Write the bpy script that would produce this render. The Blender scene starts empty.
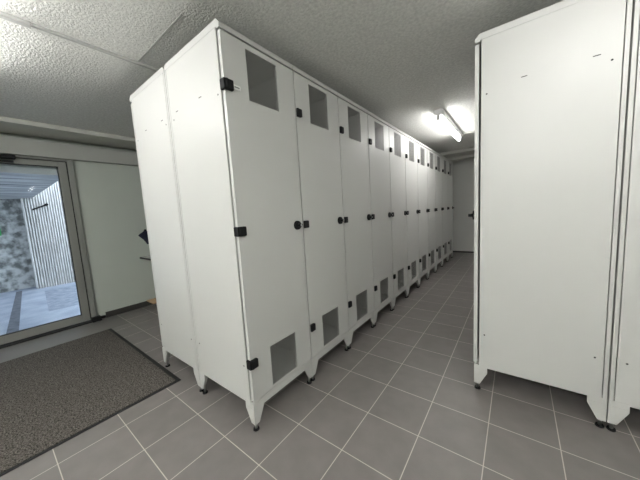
import bpy, bmesh, math, random
from mathutils import Vector, Matrix
random.seed(4)
S = 0.3                       # one floor tile is 30 cm: all plan sizes below are in tiles
C = bpy.context.scene.collection
scn = bpy.context.scene

# ------------------------------------------------------------------ materials
def new_mat(name, color=(0.8, 0.8, 0.8), rough=0.5, metal=0.0, spec=0.5):
    m = bpy.data.materials.new(name); m.use_nodes = True
    b = m.node_tree.nodes['Principled BSDF']
    b.inputs['Base Color'].default_value = (*color, 1)
    b.inputs['Roughness'].default_value = rough
    b.inputs['Metallic'].default_value = metal
    b.inputs['Specular IOR Level'].default_value = spec
    return m
def N(m, t, **kw):
    n = m.node_tree.nodes.new(t)
    for k, v in kw.items(): setattr(n, k, v)
    return n
def L(m, a, b): m.node_tree.links.new(a, b)
def bsdf(m): return m.node_tree.nodes['Principled BSDF']
def noise_color(m, c1, c2, scale, detail=4, lo=0.35, hi=0.65, coord='Object', stretch=None):
    tc = N(m, 'ShaderNodeTexCoord'); nz = N(m, 'ShaderNodeTexNoise'); rp = N(m, 'ShaderNodeValToRGB')
    nz.inputs['Scale'].default_value = scale; nz.inputs['Detail'].default_value = detail
    src = tc.outputs[coord]
    if stretch:
        mp = N(m, 'ShaderNodeMapping'); mp.inputs['Scale'].default_value = stretch
        L(m, src, mp.inputs['Vector']); src = mp.outputs['Vector']
    L(m, src, nz.inputs['Vector']); L(m, nz.outputs['Fac'], rp.inputs['Fac'])
    rp.color_ramp.elements[0].position = lo; rp.color_ramp.elements[1].position = hi
    rp.color_ramp.elements[0].color = (*c1, 1); rp.color_ramp.elements[1].color = (*c2, 1)
    L(m, rp.outputs['Color'], bsdf(m).inputs['Base Color'])
    return rp, src
def bump(m, scale, strength, dist=0.01, kind='noise', src=None, detail=2):
    tc = N(m, 'ShaderNodeTexCoord')
    t = N(m, 'ShaderNodeTexNoise') if kind == 'noise' else N(m, 'ShaderNodeTexVoronoi')
    t.inputs['Scale'].default_value = scale
    if kind == 'noise': t.inputs['Detail'].default_value = detail
    L(m, src or tc.outputs['Object'], t.inputs['Vector'])
    b = N(m, 'ShaderNodeBump'); b.inputs['Strength'].default_value = strength; b.inputs['Distance'].default_value = dist
    L(m, t.outputs[0], b.inputs['Height']); L(m, b.outputs['Normal'], bsdf(m).inputs['Normal'])

M = {}
M['locker'] = new_mat('locker_paint', (0.59, 0.59, 0.57), 0.38)
bump(M['locker'], 420, 0.04, 0.001)
M['mark'] = new_mat('rivet_dark', (0.03, 0.03, 0.03), 0.6)
M['black'] = new_mat('black_plastic', (0.008, 0.008, 0.009), 0.55, spec=0.25)
M['steel'] = new_mat('zinc_steel', (0.6, 0.6, 0.58), 0.35, 1.0)
M['paper'] = new_mat('label_paper', (0.85, 0.85, 0.83), 0.6)
M['ink'] = new_mat('label_ink', (0.2, 0.2, 0.2), 0.6)
M['wall'] = new_mat('wall_paint', (0.53, 0.57, 0.52), 0.75, spec=0.3); bump(M['wall'], 160, 0.08, 0.002)
M['trim'] = new_mat('trim_paint', (0.46, 0.47, 0.44), 0.6, spec=0.3)
M['beam'] = new_mat('beam_paint', (0.56, 0.56, 0.52), 0.7, spec=0.3)
M['base'] = new_mat('baseboard_tile', (0.055, 0.054, 0.05), 0.5)
M['alu'] = new_mat('door_aluminium', (0.29, 0.295, 0.275), 0.45, 0.2)
M['gasket'] = new_mat('rubber_gasket', (0.02, 0.02, 0.02), 0.6)
M['white'] = new_mat('white_enamel', (0.75, 0.75, 0.73), 0.4)
M['conduit'] = new_mat('conduit_plastic', (0.46, 0.46, 0.44), 0.5)
M['doorpaint'] = new_mat('end_wall_paint', (0.80, 0.80, 0.77), 0.6)
M['navy'] = new_mat('navy_fabric', (0.01, 0.012, 0.03), 0.9)
M['wood'] = new_mat('beech_wood', (0.55, 0.36, 0.2), 0.5)
noise_color(M['wood'], (0.48, 0.30, 0.16), (0.62, 0.42, 0.25), 9, stretch=(1, 8, 8))
M['tabletop'] = new_mat('table_laminate', (0.5, 0.5, 0.48), 0.4)
M['strip'] = new_mat('entrance_strip', (0.185, 0.175, 0.165), 0.5)
M['green'] = new_mat('green_enamel', (0.05, 0.45, 0.12), 0.5)

# ceiling: sprayed roughcast
M['ceiling'] = new_mat('roughcast', (0.6, 0.6, 0.57), 0.9, spec=0.2)
noise_color(M['ceiling'], (0.68, 0.68, 0.65), (0.82, 0.82, 0.785), 55, 3)
bump(M['ceiling'], 80, 0.7, 0.010, detail=3)

# floor: square tiles on the 30 cm grid, pale grout
def floor_mat():
    m = new_mat('grey_tiles', (0.2, 0.19, 0.18), 0.42)
    g = N(m, 'ShaderNodeNewGeometry'); sc = N(m, 'ShaderNodeVectorMath', operation='SCALE'); sc.inputs['Scale'].default_value = 1 / S
    L(m, g.outputs['Position'], sc.inputs[0])
    sep = N(m, 'ShaderNodeSeparateXYZ'); L(m, sc.outputs[0], sep.inputs[0])
    ds = []
    for ax in (0, 1):
        pp = N(m, 'ShaderNodeMath', operation='PINGPONG'); pp.inputs[1].default_value = 0.5
        L(m, sep.outputs[ax], pp.inputs[0]); ds.append(pp)
    mn = N(m, 'ShaderNodeMath', operation='MINIMUM'); L(m, ds[0].outputs[0], mn.inputs[0]); L(m, ds[1].outputs[0], mn.inputs[1])
    mr = N(m, 'ShaderNodeMapRange'); mr.inputs['From Min'].default_value = 0.005; mr.inputs['From Max'].default_value = 0.0085
    mr.inputs['To Min'].default_value = 1; mr.inputs['To Max'].default_value = 0
    L(m, mn.outputs[0], mr.inputs['Value'])
    fl = N(m, 'ShaderNodeVectorMath', operation='FLOOR'); L(m, sc.outputs[0], fl.inputs[0])
    wn = N(m, 'ShaderNodeTexWhiteNoise'); L(m, fl.outputs[0], wn.inputs['Vector'])
    nz = N(m, 'ShaderNodeTexNoise'); nz.inputs['Scale'].default_value = 9; nz.inputs['Detail'].default_value = 8
    L(m, g.outputs['Position'], nz.inputs['Vector'])
    mx = N(m, 'ShaderNodeMath', operation='MULTIPLY_ADD'); mx.inputs[1].default_value = 0.25
    L(m, wn.outputs['Value'], mx.inputs[0]); L(m, nz.outputs['Fac'], mx.inputs[2])
    rp = N(m, 'ShaderNodeValToRGB'); L(m, mx.outputs[0], rp.inputs['Fac'])
    rp.color_ramp.elements[0].position = 0.3; rp.color_ramp.elements[1].position = 0.95
    rp.color_ramp.elements[0].color = (0.175, 0.161, 0.153, 1); rp.color_ramp.elements[1].color = (0.226, 0.207, 0.198, 1)
    mix = N(m, 'ShaderNodeMix', data_type='RGBA'); L(m, mr.outputs[0], mix.inputs['Factor'])
    L(m, rp.outputs['Color'], mix.inputs['A']); mix.inputs['B'].default_value = (0.58, 0.53, 0.47, 1)
    L(m, mix.outputs['Result'], bsdf(m).inputs['Base Color'])
    b = N(m, 'ShaderNodeBump', invert=True); b.inputs['Strength'].default_value = 0.3; b.inputs['Distance'].default_value = 0.002
    L(m, mr.outputs[0], b.inputs['Height']); L(m, b.outputs['Normal'], bsdf(m).inputs['Normal'])
    return m
M['floor'] = floor_mat()

# mat pile
M['pile'] = new_mat('mat_pile', (0.06, 0.055, 0.048), 0.95, spec=0.1)
noise_color(M['pile'], (0.030, 0.027, 0.024), (0.185, 0.168, 0.15), 130, 2, 0.36, 0.66)
bump(M['pile'], 150, 0.6, 0.004)
M['rubber'] = new_mat('mat_rubber', (0.012, 0.012, 0.012), 0.7)

# perforated sheet: round holes on a 5 mm grid
def vent_mat():
    m = new_mat('perforated_sheet', (0.20, 0.20, 0.19), 0.5, 0.1)
    tc = N(m, 'ShaderNodeTexCoord'); sep = N(m, 'ShaderNodeSeparateXYZ'); L(m, tc.outputs['Object'], sep.inputs[0])
    sq = []
    for ax in (1, 2):
        a = N(m, 'ShaderNodeMath', operation='MULTIPLY'); a.inputs[1].default_value = 1 / 0.005; L(m, sep.outputs[ax], a.inputs[0])
        f = N(m, 'ShaderNodeMath', operation='PINGPONG'); f.inputs[1].default_value = 0.5; L(m, a.outputs[0], f.inputs[0])
        q = N(m, 'ShaderNodeMath', operation='POWER'); q.inputs[1].default_value = 2; L(m, f.outputs[0], q.inputs[0]); sq.append(q)
    s = N(m, 'ShaderNodeMath', operation='ADD'); L(m, sq[0].outputs[0], s.inputs[0]); L(m, sq[1].outputs[0], s.inputs[1])
    lt = N(m, 'ShaderNodeMath', operation='LESS_THAN'); lt.inputs[1].default_value = 0.37 ** 2; L(m, s.outputs[0], lt.inputs[0])
    tr = N(m, 'ShaderNodeBsdfTransparent'); mx = N(m, 'ShaderNodeMixShader')
    L(m, lt.outputs[0], mx.inputs[0]); L(m, bsdf(m).outputs[0], mx.inputs[1]); L(m, tr.outputs[0], mx.inputs[2])
    L(m, mx.outputs[0], m.node_tree.nodes['Material Output'].inputs['Surface'])
    return m
M['vent'] = vent_mat()

# thin pane glass
def glass_mat():
    m = new_mat('pane_glass'); nt = m.node_tree; nt.nodes.remove(bsdf(m))
    tr = N(m, 'ShaderNodeBsdfTransparent'); tr.inputs[0].default_value = (0.93, 0.96, 0.97, 1)
    gl = N(m, 'ShaderNodeBsdfGlossy'); gl.inputs['Roughness'].default_value = 0.02
    fr = N(m, 'ShaderNodeFresnel'); fr.inputs['IOR'].default_value = 1.15
    mx = N(m, 'ShaderNodeMixShader'); L(m, fr.outputs[0], mx.inputs[0]); L(m, tr.outputs[0], mx.inputs[1]); L(m, gl.outputs[0], mx.inputs[2])
    L(m, mx.outputs[0], nt.nodes['Material Output'].inputs['Surface'])
    return m
M['glass'] = glass_mat()
def emit_mat(name, col, st):
    m = new_mat(name); b = bsdf(m); b.inputs['Emission Color'].default_value = (*col, 1); b.inputs['Emission Strength'].default_value = st
    return m
M['tube'] = emit_mat('lamp_tube', (1, 0.985, 0.95), 55)
# outdoors
M['paving'] = new_mat('paving', (0.4, 0.4, 0.4), 0.8)
noise_color(M['paving'], (0.27, 0.31, 0.39), (0.42, 0.46, 0.55), 3, 10, 0.3, 0.7)
M['paving_dark'] = new_mat('paving_dark', (0.16, 0.165, 0.18), 0.85)
noise_color(M['paving_dark'], (0.085, 0.095, 0.115), (0.15, 0.16, 0.19), 14, 6)
M['paving_mid'] = new_mat('paving_mid', (0.3, 0.3, 0.31), 0.85)
noise_color(M['paving_mid'], (0.20, 0.235, 0.30), (0.32, 0.35, 0.42), 11, 6)
M['stained'] = new_mat('stained_concrete', (0.3, 0.3, 0.3), 0.9)
noise_color(M['stained'], (0.16, 0.165, 0.16), (0.60, 0.61, 0.61), 8, 15, 0.38, 0.60)
M['rib'] = new_mat('ribbed_concrete', (0.62, 0.61, 0.585), 0.85)
noise_color(M['rib'], (0.62, 0.60, 0.58), (0.84, 0.82, 0.80), 18, 8, 0.38, 0.6, stretch=(1, 1, 0.3))
M['soffit'] = new_mat('board_concrete', (0.4, 0.4, 0.4), 0.85)
noise_color(M['soffit'], (0.20, 0.205, 0.21), (0.72, 0.72, 0.71), 1.6, 9, 0.38, 0.64, stretch=(6, 0.5, 1))

# ------------------------------------------------------------------ mesh helpers (tile units in, metres out)
def BM(): return bmesh.new()
def box(bm, x0, x1, y0, y1, z0, z1, bev=0.0, mi=0):
    g = bmesh.ops.create_cube(bm, size=1.0)
    mat = Matrix.Translation(Vector(((x0 + x1) / 2, (y0 + y1) / 2, (z0 + z1) / 2)) * S) @ Matrix.Diagonal(Vector((abs(x1 - x0) * S, abs(y1 - y0) * S, abs(z1 - z0) * S, 1)))
    bmesh.ops.transform(bm, matrix=mat, verts=g['verts'])
    fs = list({f for v in g['verts'] for f in v.link_faces})
    for f in fs: f.material_index = mi
    if bev:
        es = list({e for v in g['verts'] for e in v.link_edges})
        r = bmesh.ops.bevel(bm, geom=es, offset=bev * S, segments=2, affect='EDGES', profile=0.5)
        for f in r['faces']: f.material_index = mi
def prism(bm, pts, axis, a0, a1, mi=0):
    """pts: 2-D outline in the plane normal to axis, extruded from a0 to a1"""
    def P(p, a):
        if axis == 0: v = (a, p[0], p[1])
        elif axis == 1: v = (p[0], a, p[1])
        else: v = (p[0], p[1], a)
        return bm.verts.new(Vector(v) * S)
    A = [P(p, a0) for p in pts]; B = [P(p, a1) for p in pts]
    fs = [bm.faces.new(A), bm.faces.new(B[::-1])]
    n = len(pts)
    for i in range(n): fs.append(bm.faces.new((A[i], B[i], B[(i + 1) % n], A[(i + 1) % n])))
    for f in fs: f.material_index = mi
    bmesh.ops.recalc_face_normals(bm, faces=fs)
def cyl(bm, p0, p1, r0, r1=None, seg=20, mi=0):
    r1 = r0 if r1 is None else r1
    p0 = Vector(p0) * S; p1 = Vector(p1) * S; d = p1 - p0
    g = bmesh.ops.create_cone(bm, cap_ends=True, cap_tris=False, segments=seg, radius1=r0 * S, radius2=r1 * S, depth=d.length)
    q = Vector((0, 0, 1)).rotation_difference(d.normalized())
    bmesh.ops.transform(bm, matrix=Matrix.Translation((p0 + p1) / 2) @ q.to_matrix().to_4x4(), verts=g['verts'])
    for f in {f for v in g['verts'] for f in v.link_faces}: f.material_index = mi; f.smooth = len(f.verts) == 4
def tube(bm, pts, r, seg=10):
    for a, b in zip(pts, pts[1:]): cyl(bm, a, b, r, seg=seg)
    for p in pts[1:-1]:
        g = bmesh.ops.create_uvsphere(bm, u_segments=seg, v_segments=6, radius=r * S)
        bmesh.ops.translate(bm, vec=Vector(p) * S, verts=g['verts'])
def build(name, bm, mats, parent=None):
    me = bpy.data.meshes.new(name); bm.to_mesh(me); bm.free()
    for m in (mats if isinstance(mats, (list, tuple)) else [mats]): me.materials.append(M[m])
    o = bpy.data.objects.new(name, me); C.objects.link(o)
    if parent: o.parent = parent
    return o
def empty(name, loc=(0, 0, 0), rz=0.0):
    o = bpy.data.objects.new(name, None); C.objects.link(o)
    o.empty_display_size = 0.1
    o.location = Vector(loc) * S; o.rotation_euler = (0, 0, rz)
    return o
def tag(o, label, cat, group=None):
    o['label'] = label; o['category'] = cat
    if group: o['group'] = group
    return o
def structure(o, label=None, cat=None):
    o['kind'] = 'structure'
    if label: o['label'] = label
    if cat: o['category'] = cat
    return o

# ------------------------------------------------------------------ room shell
XL, XR, YN, YF, ZC = -11.25, 9.0, -9.0, 22.25, 7.75
DY0, DY1, DZ = -5.2, 0.31, 6.82            # glass door opening in the left wall
b = BM(); box(b, XL - 0.35, XR + 0.3, YN - 0.3, YF + 0.3, -0.3, 0); structure(build('floor', b, 'floor'), 'grey square tiled floor with pale grout lines', 'floor')
b = BM(); box(b, XL - 0.35, XR + 0.3, YN - 0.3, YF + 0.3, ZC, ZC + 0.6); structure(build('ceiling', b, 'ceiling'), 'grey sprayed roughcast ceiling', 'ceiling')
b = BM()
box(b, XL - 0.35, XL, DY1, YF + 0.3, 0, 7.40); box(b, XL - 0.35, XL, YN - 0.3, DY0, 0, 7.40); box(b, XL - 0.35, XL, DY0, DY1, DZ, 7.40); box(b, XL - 0.6, XL - 0.35, YN - 0.3, YF + 0.3, 7.40, ZC)
structure(build('wall_left', b, 'wall'), 'pale grey green wall with the glass door', 'wall')
b = BM(); box(b, XR, XR + 0.3, YN - 0.3, YF + 0.3, 0, ZC); structure(build('wall_right', b, 'wall'), 'right-hand wall', 'wall')
b = BM(); box(b, XL, XR, YN - 0.3, YN, 0, ZC); structure(build('wall_near', b, 'wall'), 'wall behind the viewer', 'wall')
b = BM()
box(b, XL, XR, YF, YF + 0.3, 0, ZC)
structure(build('wall_far', b, 'doorpaint'), 'wall at the far end of the corridor', 'wall')
# dropped ledge round the ceiling
b = BM(); box(b, XL, -9.75, YN, YF, 7.6, ZC, 0.01); structure(build('trim_1', b, 'beam'), 'shallow dropped ceiling ledge above the glass door', 'trim')
b = BM(); box(b, XL, XL + 0.24, YN, YF, 6.84, 7.40, 0.012); box(b, XL - 0.2, XL + 0.12, YN, YF, 7.40, 7.46); structure(build('trim_2', b, 'trim'), 'long lintel band above the glass door', 'trim')
b = BM(); box(b, -9.75, XR, 17.75, 19.25, 7.56, ZC, 0.01); structure(build('trim_3', b, 'beam'), 'shallow ceiling beam near the far end of the corridor', 'trim')
b = BM(); box(b, -9.75, XR, 19.25, 20.0, 7.39, ZC, 0.01); structure(build('trim_4', b, 'beam'), 'deeper ceiling beam near the far end of the corridor', 'trim')
b = BM(); box(b, -3.5, -1.45, 0.27, 0.30, ZC - 0.008, ZC); structure(build('trim_5', b, 'conduit'), 'thin raised joint line across the ceiling', 'trim')
b = BM(); box(b, XL, -9.5, DY0, 0.985, 0, 0.006); structure(build('trim_6', b, 'strip'), 'plain grey strip of floor between the glass door and the mat', 'trim')
# baseboards
b = BM(); box(b, XL, XL + 0.05, 0.62, YF, 0, 0.25, 0.008); structure(build('baseboard_left', b, 'base'), 'dark tiled skirting on the left wall', 'baseboard')
b = BM(); box(b, XL, XR, YF - 0.05, YF, 0, 0.13); structure(build('baseboard_far', b, 'base'), 'dark skirting on the far wall', 'baseboard')

# glass door in the left wall
d = structure(empty('door_1', (XL, 0, 0)), 'aluminium framed glass door looking out on the pavement', 'door')
b = BM()
box(b, -0.35, 0.10, 0.13, DY1, 0, DZ, 0.012); box(b, -0.35, 0.10, DY0, DY0 + 0.18, 0, DZ, 0.012); box(b, -0.35, 0.08, DY0 + 0.18, 0.13, 6.77, DZ)
build('door_frame', b, 'alu', d)
b = BM(); box(b, -0.3, 0.2, DY0 + 0.18, 0.13, 0.0, 0.05); build('threshold', b, 'gasket', d)
lf = BM()
y0, y1 = DY0 + 0.21, 0.095
box(lf, -0.17, 0.03, -0.15, y1, 0.09, 6.735, 0.012); box(lf, -0.17, 0.03, y0, y0 + 0.22, 0.09, 6.735, 0.012)
box(lf, -0.17, 0.03, y0 + 0.22, -0.15, 6.54, 6.735, 0.012); box(lf, -0.17, 0.03, y0 + 0.22, -0.15, 0.09, 0.39, 0.012)
leaf = build('door_leaf', lf, 'alu', d)
b = BM(); box(b, -0.08, -0.055, y0 + 0.2, -0.13, 0.37, 6.56); build('glass_pane', b, 'glass', leaf)
b = BM()
for z0, z1, a0, a1 in ((6.515, 6.54, y0 + 0.22, -0.15), (0.39, 0.41, y0 + 0.22, -0.15), (0.39, 6.54, -0.172, -0.15)): box(b, -0.1, 0.02, a0, a1, z0, z1)
build('glazing_seal', b, 'gasket', leaf)
b = BM(); box(b, -0.05, 0.015, 0.097, 0.128, 0.05, 6.76); box(b, -0.05, 0.015, y0, 0.097, 6.737, 6.768); build('leaf_gap_seal', b, 'gasket', d)
b = BM(); box(b, 0.1, 0.34, -2.6, -1.24, 6.66, 6.79, 0.02); box(b, 0.16, 0.24, -2.6, -1.30, 6.54, 6.61, 0.01); build('door_closer', b, 'black', d)
b = BM(); box(b, 0.03, 0.28, 0.10, 0.42, 0.0, 0.2, 0.03); cyl(b, (0.14, 0.42, 0.12), (0.14, 0.58, 0.1), 0.06, seg=12); build('floor_pivot', b, 'black', d)

# outdoors
b = BM(); box(b, -40, XL - 0.35, -30, 25, -0.3, -0.02)
structure(build('pavement', b, 'paving'), 'pale pavement outside the glass door', 'pavement')
b = BM(); prism(b, [(-11.9, -2.28), (-23.5, -1.33), (-23.5, -1.07), (-11.9, -1.93)], 2, -0.02, -0.012)
structure(build('drain_strip', b, 'paving_dark'), 'dark strip crossing the pavement outside', 'pavement')
b = BM(); prism(b, [(-15.3, -0.72), (-21.6, -0.2), (-21.6, 5), (-15.3, 5)], 2, -0.02, -0.014)
structure(build('paving_patch', b, 'paving_mid'), 'darker paving field in front of the ribbed wall', 'pavement')
b = BM(); box(b, -25.2, -24.3, -30, 2, -0.02, 7.5); structure(build('outdoor_concrete_wall', b, 'stained'), 'blackened concrete wall across the passage', 'wall')
b = BM(); box(b, -23.6, -23.3, -0.40, 12, -0.02, 10)
for i in range(95):
    y = -0.40 + i * 0.13
    prism(b, [(-23.3, y + 0.015), (-23.3, y + 0.09), (-23.08, y + 0.08), (-23.08, y + 0.025)], 2, -0.02, 10)
structure(build('ribbed_wall', b, 'rib'), 'pale ribbed concrete wall outside the glass door', 'wall')
b = BM(); box(b, -24.4, XL - 0.35, -30, 0.1, 6.25, 6.9); structure(build('outdoor_soffit', b, 'soffit'), 'board marked concrete soffit over the passage outside', 'ceiling')
b = BM(); cyl(b, (-23.1, 0.02, 5.45), (-23.0, 0.72, 5.78), 0.05, seg=12); cyl(b, (-23.2, 0.72, 5.78), (-22.9, 0.72, 5.78), 0.09, seg=12)
tag(build('wall_rod', b, 'black'), 'dark slanted metal rod fixed to the pale ribbed wall outside', 'rod')
b = BM(); box(b, -24.3, -24.22, -2.6, -1.47, 3.82, 4.32, 0.02)
tag(build('green_sign', b, 'green'), 'green sign on the stained concrete wall outside', 'sign')

# ------------------------------------------------------------------ lockers
W, D = 1.757, 2.03
hx, hw = D / 2, W / 2 - 0.006
ZP, ZD0, ZD1, ZT0, ZT1 = 0.55, 0.628, 7.18, 7.215, 7.36
def make_locker():
    r = empty('locker')
    for s in (-1, 1):
        bm = BM(); xb, xf = -hx + 0.07, hx - 0.108
        y1 = s * hw; y0 = s * (hw - 0.03)
        box(bm, xb, xf, min(y0, y1), max(y0, y1), ZP, ZT0 + 0.03, 0.004)
        o0, o1 = sorted((s * hw, s * (hw + 0.002)))
        for lx in (0.2, 1.85):
            for z in (6.22, 1.3): cyl(bm, (hx - lx, o0, z), (hx - lx, o1, z), 0.016, seg=10, mi=1)
        for lx in (0.77, 1.68): box(bm, hx - lx - 0.045, hx - lx + 0.045, o0, o1, 6.34, 6.355, mi=1)
        build('side_panel', bm, ['locker', 'mark'], r)
    bm = BM(); box(bm, -hx + 0.003, -hx + 0.058, -hw, hw, ZP, ZT0 + 0.03, 0.006); build('back_panel', bm, 'locker', r)
    bm = BM(); box(bm, -hx + 0.05, hx - 0.08, -hw + 0.02, hw - 0.02, 0.6, 0.63); build('floor_panel', bm, 'locker', r)
    # cap with its front upper edge cut at a slant
    bm = BM()
    prism(bm, [(-hx + 0.004, ZT0 + 0.032), (hx - 0.085, ZT0 + 0.032), (hx - 0.085, ZT0), (hx, ZT0), (hx, ZT1 - 0.075), (hx - 0.07, ZT1), (-hx + 0.06, ZT1), (-hx + 0.004, ZT1 - 0.06)], 1, -hw, hw)
    build('top_cap', bm, 'locker', r)
    bm = BM(); box(bm, hx - 0.05, hx - 0.02, -hw + 0.02, hw - 0.02, 0.44, 0.605, 0.005); build('apron', bm, 'locker', r)
    # feet: folded corner plates that taper down to a levelling screw
    for sx in (1, -1):
        for sy in (1, -1):
            bm = BM()
            ox, oy = (hx - 0.012 if sx > 0 else -hx), sy * (hw + 0.002)
            pr = [(0, 0.585), (0.245, 0.585), (0.245, 0.43), (0.11, 0.15), (0, 0.15)]
            prism(bm, [(ox - sx * p, z) for p, z in pr], 1, oy, oy - sy * 0.028)
            prism(bm, [(oy - sy * max(p, 0.028), z) for p, z in pr], 0, ox, ox - sx * 0.028)
            # crease
            box(bm, min(ox, ox - sx * 0.235), max(ox, ox - sx * 0.235), min(oy, oy + sy * 0.003), max(oy, oy + sy * 0.003), 0.46, 0.475)
            leg = build('leg', bm, 'locker', r)
            fx, fy = ox - sx * 0.062, oy - sy * 0.062
            bm = BM(); cyl(bm, (fx, fy, 0.03), (fx, fy, 0.3), 0.025, seg=12); cyl(bm, (fx, fy, 0.0), (fx, fy, 0.03), 0.062, 0.056, seg=18, mi=1)
            build('levelling_foot', bm, ['steel', 'black'], leg)
    # door with two openings
    bm = BM()
    ys = [-hw + 0.010, -hw + 0.50, -hw + 1.245, hw - 0.010]; zs = [ZD0, 0.69, 1.51, 6.21, 7.09, ZD1]
    V = {}
    for k, x in ((0, hx), (1, hx - 0.07)):
        for i, y in enumerate(ys):
            for j, z in enumerate(zs): V[k, i, j] = bm.verts.new(Vector((x, y, z)) * S)
    hole = lambda i, j: i == 1 and j in (1, 3)
    solid = lambda i, j: 0 <= i < 3 and 0 <= j < 5 and not hole(i, j)
    for i in range(3):
        for j in range(5):
            if hole(i, j): continue
            for k in (0, 1): bm.faces.new([V[k, i, j], V[k, i + 1, j], V[k, i + 1, j + 1], V[k, i, j + 1]])
            for (di, dj), (p, q) in {(-1, 0): ((i, j), (i, j + 1)), (1, 0): ((i + 1, j), (i + 1, j + 1)), (0, -1): ((i, j), (i + 1, j)), (0, 1): ((i, j + 1), (i + 1, j + 1))}.items():
                if not solid(i + di, j + dj): bm.faces.new([V[0, *p], V[0, *q], V[1, *q], V[1, *p]])
    bmesh.ops.recalc_face_normals(bm, faces=bm.faces)
    door = build('door', bm, 'locker', r)
    for z0, z1 in ((0.69, 1.51), (6.21, 7.09)):
        bm = BM(); vs = [bm.verts.new(Vector((hx - 0.012, y, z)) * S) for y, z in ((ys[1], z0), (ys[2], z0), (ys[2], z1), (ys[1], z1))]
        bm.faces.new(vs); build('vent_grille', bm, 'vent', door)
    for z in (6.33, 3.87, 1.38):
        bm = BM(); box(bm, hx - 0.01, hx + 0.065, -hw + 0.012, -hw + 0.15, z - 0.085, z + 0.085, 0.018); cyl(bm, (hx + 0.03, -hw + 0.03, z - 0.085), (hx + 0.03, -hw + 0.03, z + 0.085), 0.03, seg=14)
        build('hinge', bm, 'black', door)
    bm = BM(); ky = hw - 0.2
    cyl(bm, (hx, ky, 3.87), (hx + 0.045, ky, 3.87), 0.102, 0.096, seg=28); cyl(bm, (hx + 0.045, ky, 3.87), (hx + 0.13, ky, 3.87), 0.036, 0.032, seg=16)
    cyl(bm, (hx + 0.13, ky, 3.87), (hx + 0.136, ky, 3.87), 0.024, seg=16, mi=1); box(bm, hx, hx + 0.03, ky, ky + 0.17, 3.85, 3.89, 0.008)
    build('lock_knob', bm, ['black', 'steel'], door)
    return r
def copy_tree(o, parent=None):
    c = o.copy(); C.objects.link(c)
    if parent: c.parent = parent
    for ch in [x for x in bpy.data.objects if x.parent == o]: copy_tree(ch, c)
    return c
proto = make_locker()
XF, Y0 = -0.545, 0.388                       # corridor front and near end of the left row
ORD = ['first', 'second', 'third', 'fourth', 'fifth', 'sixth', 'seventh', 'eighth', 'ninth', 'tenth', 'eleventh', 'twelfth']
NUM = 11
units = []
for k in range(NUM): units.append(proto if k == 0 else copy_tree(proto))
for k, o in enumerate(units):
    o.location = Vector((XF - hx, Y0 + W * (k + 0.5), 0)) * S
    if k == 0: lab = 'white metal locker at the near end of the left row, paper tag by its hinge'
    elif k == NUM - 1: lab = 'white metal locker at the far end of the left corridor row, beside the end wall'
    else: lab = 'white metal locker, ' + ORD[k] + ' from the near end of the left corridor row'
    tag(o, lab, 'locker', 'lockers along the left side of the corridor')
back = copy_tree(proto)
back.location = Vector((XF - D - 0.02 - hx, Y0 + W * 0.5, 0)) * S; back.rotation_euler = (0, 0, math.pi)
tag(back, 'white metal locker backing onto the near end of the left row, facing the glass door', 'locker', 'lockers facing away from the corridor')
for k in range(1, NUM):
    o = copy_tree(back); o.location = back.location + Vector((0, W * k, 0)) * S
    tag(o, 'white metal locker facing the left wall, ' + ORD[k] + ' from the near end of that row', 'locker', 'lockers facing away from the corridor')
XG, YG = 2.643, 3.92
ra = copy_tree(proto); ra.location = Vector((XG + hx, YG + W / 2, 0)) * S; ra.rotation_euler = (0, 0, math.pi)
tag(ra, 'white metal locker on the right of the corridor, its wide blank side towards the viewer', 'locker', 'lockers on the right of the corridor')
rb = copy_tree(proto); rb.location = Vector((XG + D + 0.016 + hx, YG + W / 2, 0)) * S
tag(rb, 'white metal locker at the right edge of the picture, cut off by the frame', 'locker', 'lockers on the right of the corridor')
for src, side in ((ra, 'facing the corridor'), (rb, 'facing the right wall')):
    for k in range(1, 6):
        o = copy_tree(src); o.location = src.location + Vector((0, W * k, 0)) * S
        tag(o, 'white metal locker on the right ' + side + ', ' + ORD[k] + ' from the near end', 'locker', 'lockers on the right of the corridor')
for hz in (6.33, 3.87, 1.38):
    bm = BM(); box(bm, hx - 0.075, hx + 0.05, -hw - 0.035, -hw + 0.012, hz - 0.085, hz + 0.085, 0.012)
    build('hinge_bracket', bm, 'black', [c for c in units[0].children if c.name.split('.')[0] == 'door'][0])
# paper tag beside the top hinge of the first locker's door
d0 = [c for c in units[0].children if c.name.split('.')[0] == 'door'][0]
bm = BM(); box(bm, hx, hx + 0.004, -hw + 0.166, -hw + 0.325, 6.31, 6.387); box(bm, hx + 0.004, hx + 0.006, -hw + 0.2, -hw + 0.3, 6.34, 6.358, mi=1)
build('paper_tag', bm, ['paper', 'ink'], d0)['label'] = 'small white paper tag'

# ------------------------------------------------------------------ mat
mt = tag(empty('door_mat', (-6.5, -2.1, 0)), 'dark brown pile doormat with black rubber edge by the glass door', 'mat')
hxm, hym = 2.97, 2.46
bm = BM()
prism(bm, [(-hxm, -hym), (hxm, -hym), (hxm, hym), (-hxm, hym)], 2, 0.0, 0.012); build('rubber_border', bm, 'rubber', mt)
bm = BM(); box(bm, -hxm + 0.05, hxm - 0.07, -hym + 0.1, hym - 0.1, 0.012, 0.03, 0.005); build('pile', bm, 'pile', mt)

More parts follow.
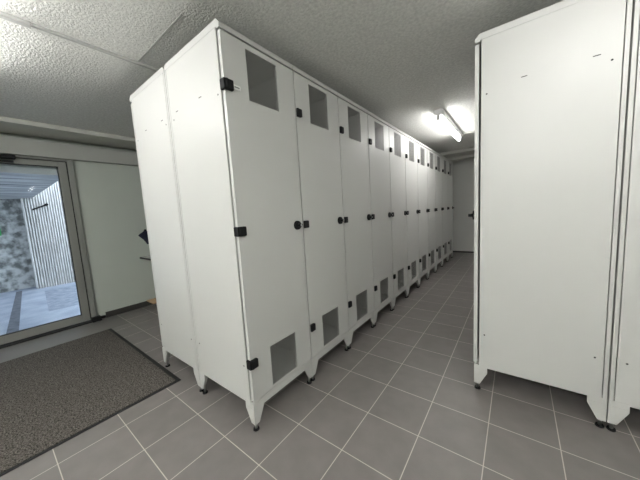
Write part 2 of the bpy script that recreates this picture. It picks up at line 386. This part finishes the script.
# ------------------------------------------------------------------ ceiling lights
LA, LB, LC, LE, LW = 10, 9, 11, 23, 1.0
def lamp(loc, length, label, st, rz=0.0):
    r = tag(empty('ceiling_light', loc, rz), label, 'light', 'fluorescent battens on the ceiling')
    h = length / 2
    bm = BM(); prism(bm, [(-0.15, 0), (0.15, 0), (0.15, -0.15), (0.11, -0.2), (-0.11, -0.2), (-0.15, -0.15)], 1, -h, h); build('housing', bm, 'white', r)
    for s in (-1, 1):
        bm = BM(); box(bm, -0.06, 0.06, s * (h - 0.06) - 0.05, s * (h - 0.06) + 0.05, -0.39, -0.19, 0.015); build('lamp_holder', bm, 'white', r)
    bm = BM(); cyl(bm, (0, -h + 0.1, -0.3), (0, h - 0.1, -0.3), 0.07, seg=20); 
    M['t'] = emit_mat('lamp_tube', (1, 0.99, 0.975), st); build('lamp_tube', bm, 't', r)
    return r
lamp((0.90, 11.0, ZC), 4.55, 'lit fluorescent tube light on the corridor ceiling', LA)
lamp((-3.6, -2.4, ZC), 4.55, 'lit fluorescent tube light beside the near end of the left lockers', LB, math.pi / 2)
lamp((5.9, 0.7, ZC), 4.55, 'lit fluorescent tube light straight above the viewer', LC, math.pi / 2)
lamp((3.4, -6.8, ZC), 4.55, 'added unseen tube light behind the viewer on the right, lifting the locker fronts', 32, math.pi / 2)  # added fill lamp out of view, lifts the locker fronts
lamp((-3.6, -6.8, ZC), 4.55, 'added unseen tube light behind the viewer on the left, filling the left side', LE, math.pi / 2)  # extra unseen lamp, added as general fill from behind
lamp((5.8, 21.1, ZC), 4.55, 'added unseen tube light behind the right-hand lockers, brightening the far wall', 6.5, math.pi / 2)  # added out of sight to brighten the far wall
# conduits
cd = tag(empty('ceiling_conduit', (-3.57, 0, ZC)), 'thin pale cable conduit along the ceiling above the left lockers', 'conduit')
bm = BM(); box(bm, -0.035, 0.035, -1.35, 8, -0.045, 0.01, 0.008); build('cable_channel', bm, 'conduit', cd)
bm = BM(); box(bm, -0.055, 0.055, -1.9, -1.35, -0.07, 0, 0.008); build('joint_sleeve', bm, 'conduit', cd)
bm = BM(); box(bm, 1.05, 8.9, 13.30, 13.37, ZC - 0.06, ZC + 0.01, 0.008); tag(build('ceiling_conduit', bm, 'conduit'), 'thin cable conduit running right from the corridor tube light', 'conduit')

# ------------------------------------------------------------------ rack half hidden behind the lockers
tb = tag(empty('side_table', (-9.9, 4.1, 0)), 'thin grey table against the left wall, one corner showing past the lockers', 'table')
bm = BM(); box(bm, -0.98, 0.98, -1.97, 1.97, 2.44, 2.5); build('table_top', bm, 'tabletop', tb)
bm = BM()
for x0, x1, yy0, yy1 in ((-1, 1, -2, -1.965), (-1, 1, 1.965, 2), (-1, -0.965, -1.965, 1.965), (0.965, 1, -1.965, 1.965)): box(bm, x0, x1, yy0, yy1, 2.43, 2.505)
build('edge_band', bm, 'gasket', tb)
for sx in (-1, 1):
    for sy in (-1, 1):
        bm = BM(); cyl(bm, (sx * 0.45 + 0.35, sy * 1.75, 0), (sx * 0.45 + 0.35, sy * 1.75, 2.44), 0.06, seg=14); build('leg', bm, 'steel', tb)
wp = tag(empty('wooden_platform', (-10.0, 4.0, 0)), 'low pale wooden board platform on the floor beneath the grey table', 'platform')
bm = BM(); box(bm, -1.0, -0.2, -1.82, 1.4, 0.29, 0.35, 0.01); build('board', bm, 'wood', wp)
for y in (-1.3, 1.3):
    bm = BM(); box(bm, -0.9, -0.3, y - 0.08, y + 0.08, 0, 0.29, 0.01); build('runner', bm, 'wood', wp)
gm = empty('garment', (XL, 2.55, 3.72)); tag(gm, 'dark navy garment hung on the left wall above the grey table', 'garment')
bm = BM(); cyl(bm, (-0.04, 0, 0), (0.16, 0, 0), 0.035, seg=12); box(bm, 0.14, 0.17, -0.05, 0.05, -0.03, 0.08, 0.01); build('hook', bm, 'black', gm)
bm = BM()
prof = [(-0.06, 0.06, 0.05), (-0.14, 0.14, 0.09), (-0.27, 0.25, 0.11), (-0.33, 0.33, 0.13), (-0.25, 0.36, 0.14), (-0.13, 0.37, 0.13), (-0.05, 0.34, 0.11), (0.0, 0.28, 0.08)]
zs = [0.0, -0.05, -0.13, -0.2, -0.29, -0.42, -0.55, -0.66]
rings = []
for (l, r_, t), z in zip(prof, zs):
    ring = []
    for i in range(16):
        an = 2 * math.pi * i / 16
        ring.append(bm.verts.new(Vector((0.16 + t * math.sin(an) * (1 + 0.12 * math.cos(5 * an)), (l + r_) / 2 + (r_ - l) / 2 * math.cos(an), z)) * S))
    rings.append(ring)
for A, B in zip(rings, rings[1:]):
    for i in range(16): bm.faces.new((A[i], A[(i + 1) % 16], B[(i + 1) % 16], B[i])).smooth = True
bm.faces.new(rings[0][::-1]); bm.faces.new(rings[-1]); bmesh.ops.recalc_face_normals(bm, faces=bm.faces)
build('fabric', bm, 'navy', gm)

# ------------------------------------------------------------------ world, camera
w = bpy.data.worlds.new('sky'); scn.world = w; w.use_nodes = True
w.node_tree.nodes['Background'].inputs[0].default_value = (0.80, 0.89, 1.0, 1); w.node_tree.nodes['Background'].inputs[1].default_value = LW
cam = bpy.data.cameras.new('camera'); co = bpy.data.objects.new('camera', cam); C.objects.link(co); scn.camera = co
cam.sensor_width = 36; cam.lens = 258.166 * 36 / 640; cam.clip_start = 0.02
a, p, c = -0.653292159, -0.10699348, -0.059045
f = Vector((math.sin(a) * math.cos(p), math.cos(a) * math.cos(p), math.sin(p)))
rt = Vector((math.cos(a), -math.sin(a), 0)); up = rt.cross(f)
r2 = math.cos(c) * rt + math.sin(c) * up; u2 = -math.sin(c) * rt + math.cos(c) * up
mw = Matrix((r2, u2, -f)).transposed().to_4x4(); mw.translation = Vector((3.34673, -2.33465, 4.12688)) * S
co.matrix_world = mw
scn.view_settings.view_transform = 'Standard'; scn.view_settings.look = 'None'
scn.view_settings.exposure = 2.0; scn.view_settings.gamma = 1.0; scn.view_settings.use_curve_mapping = False
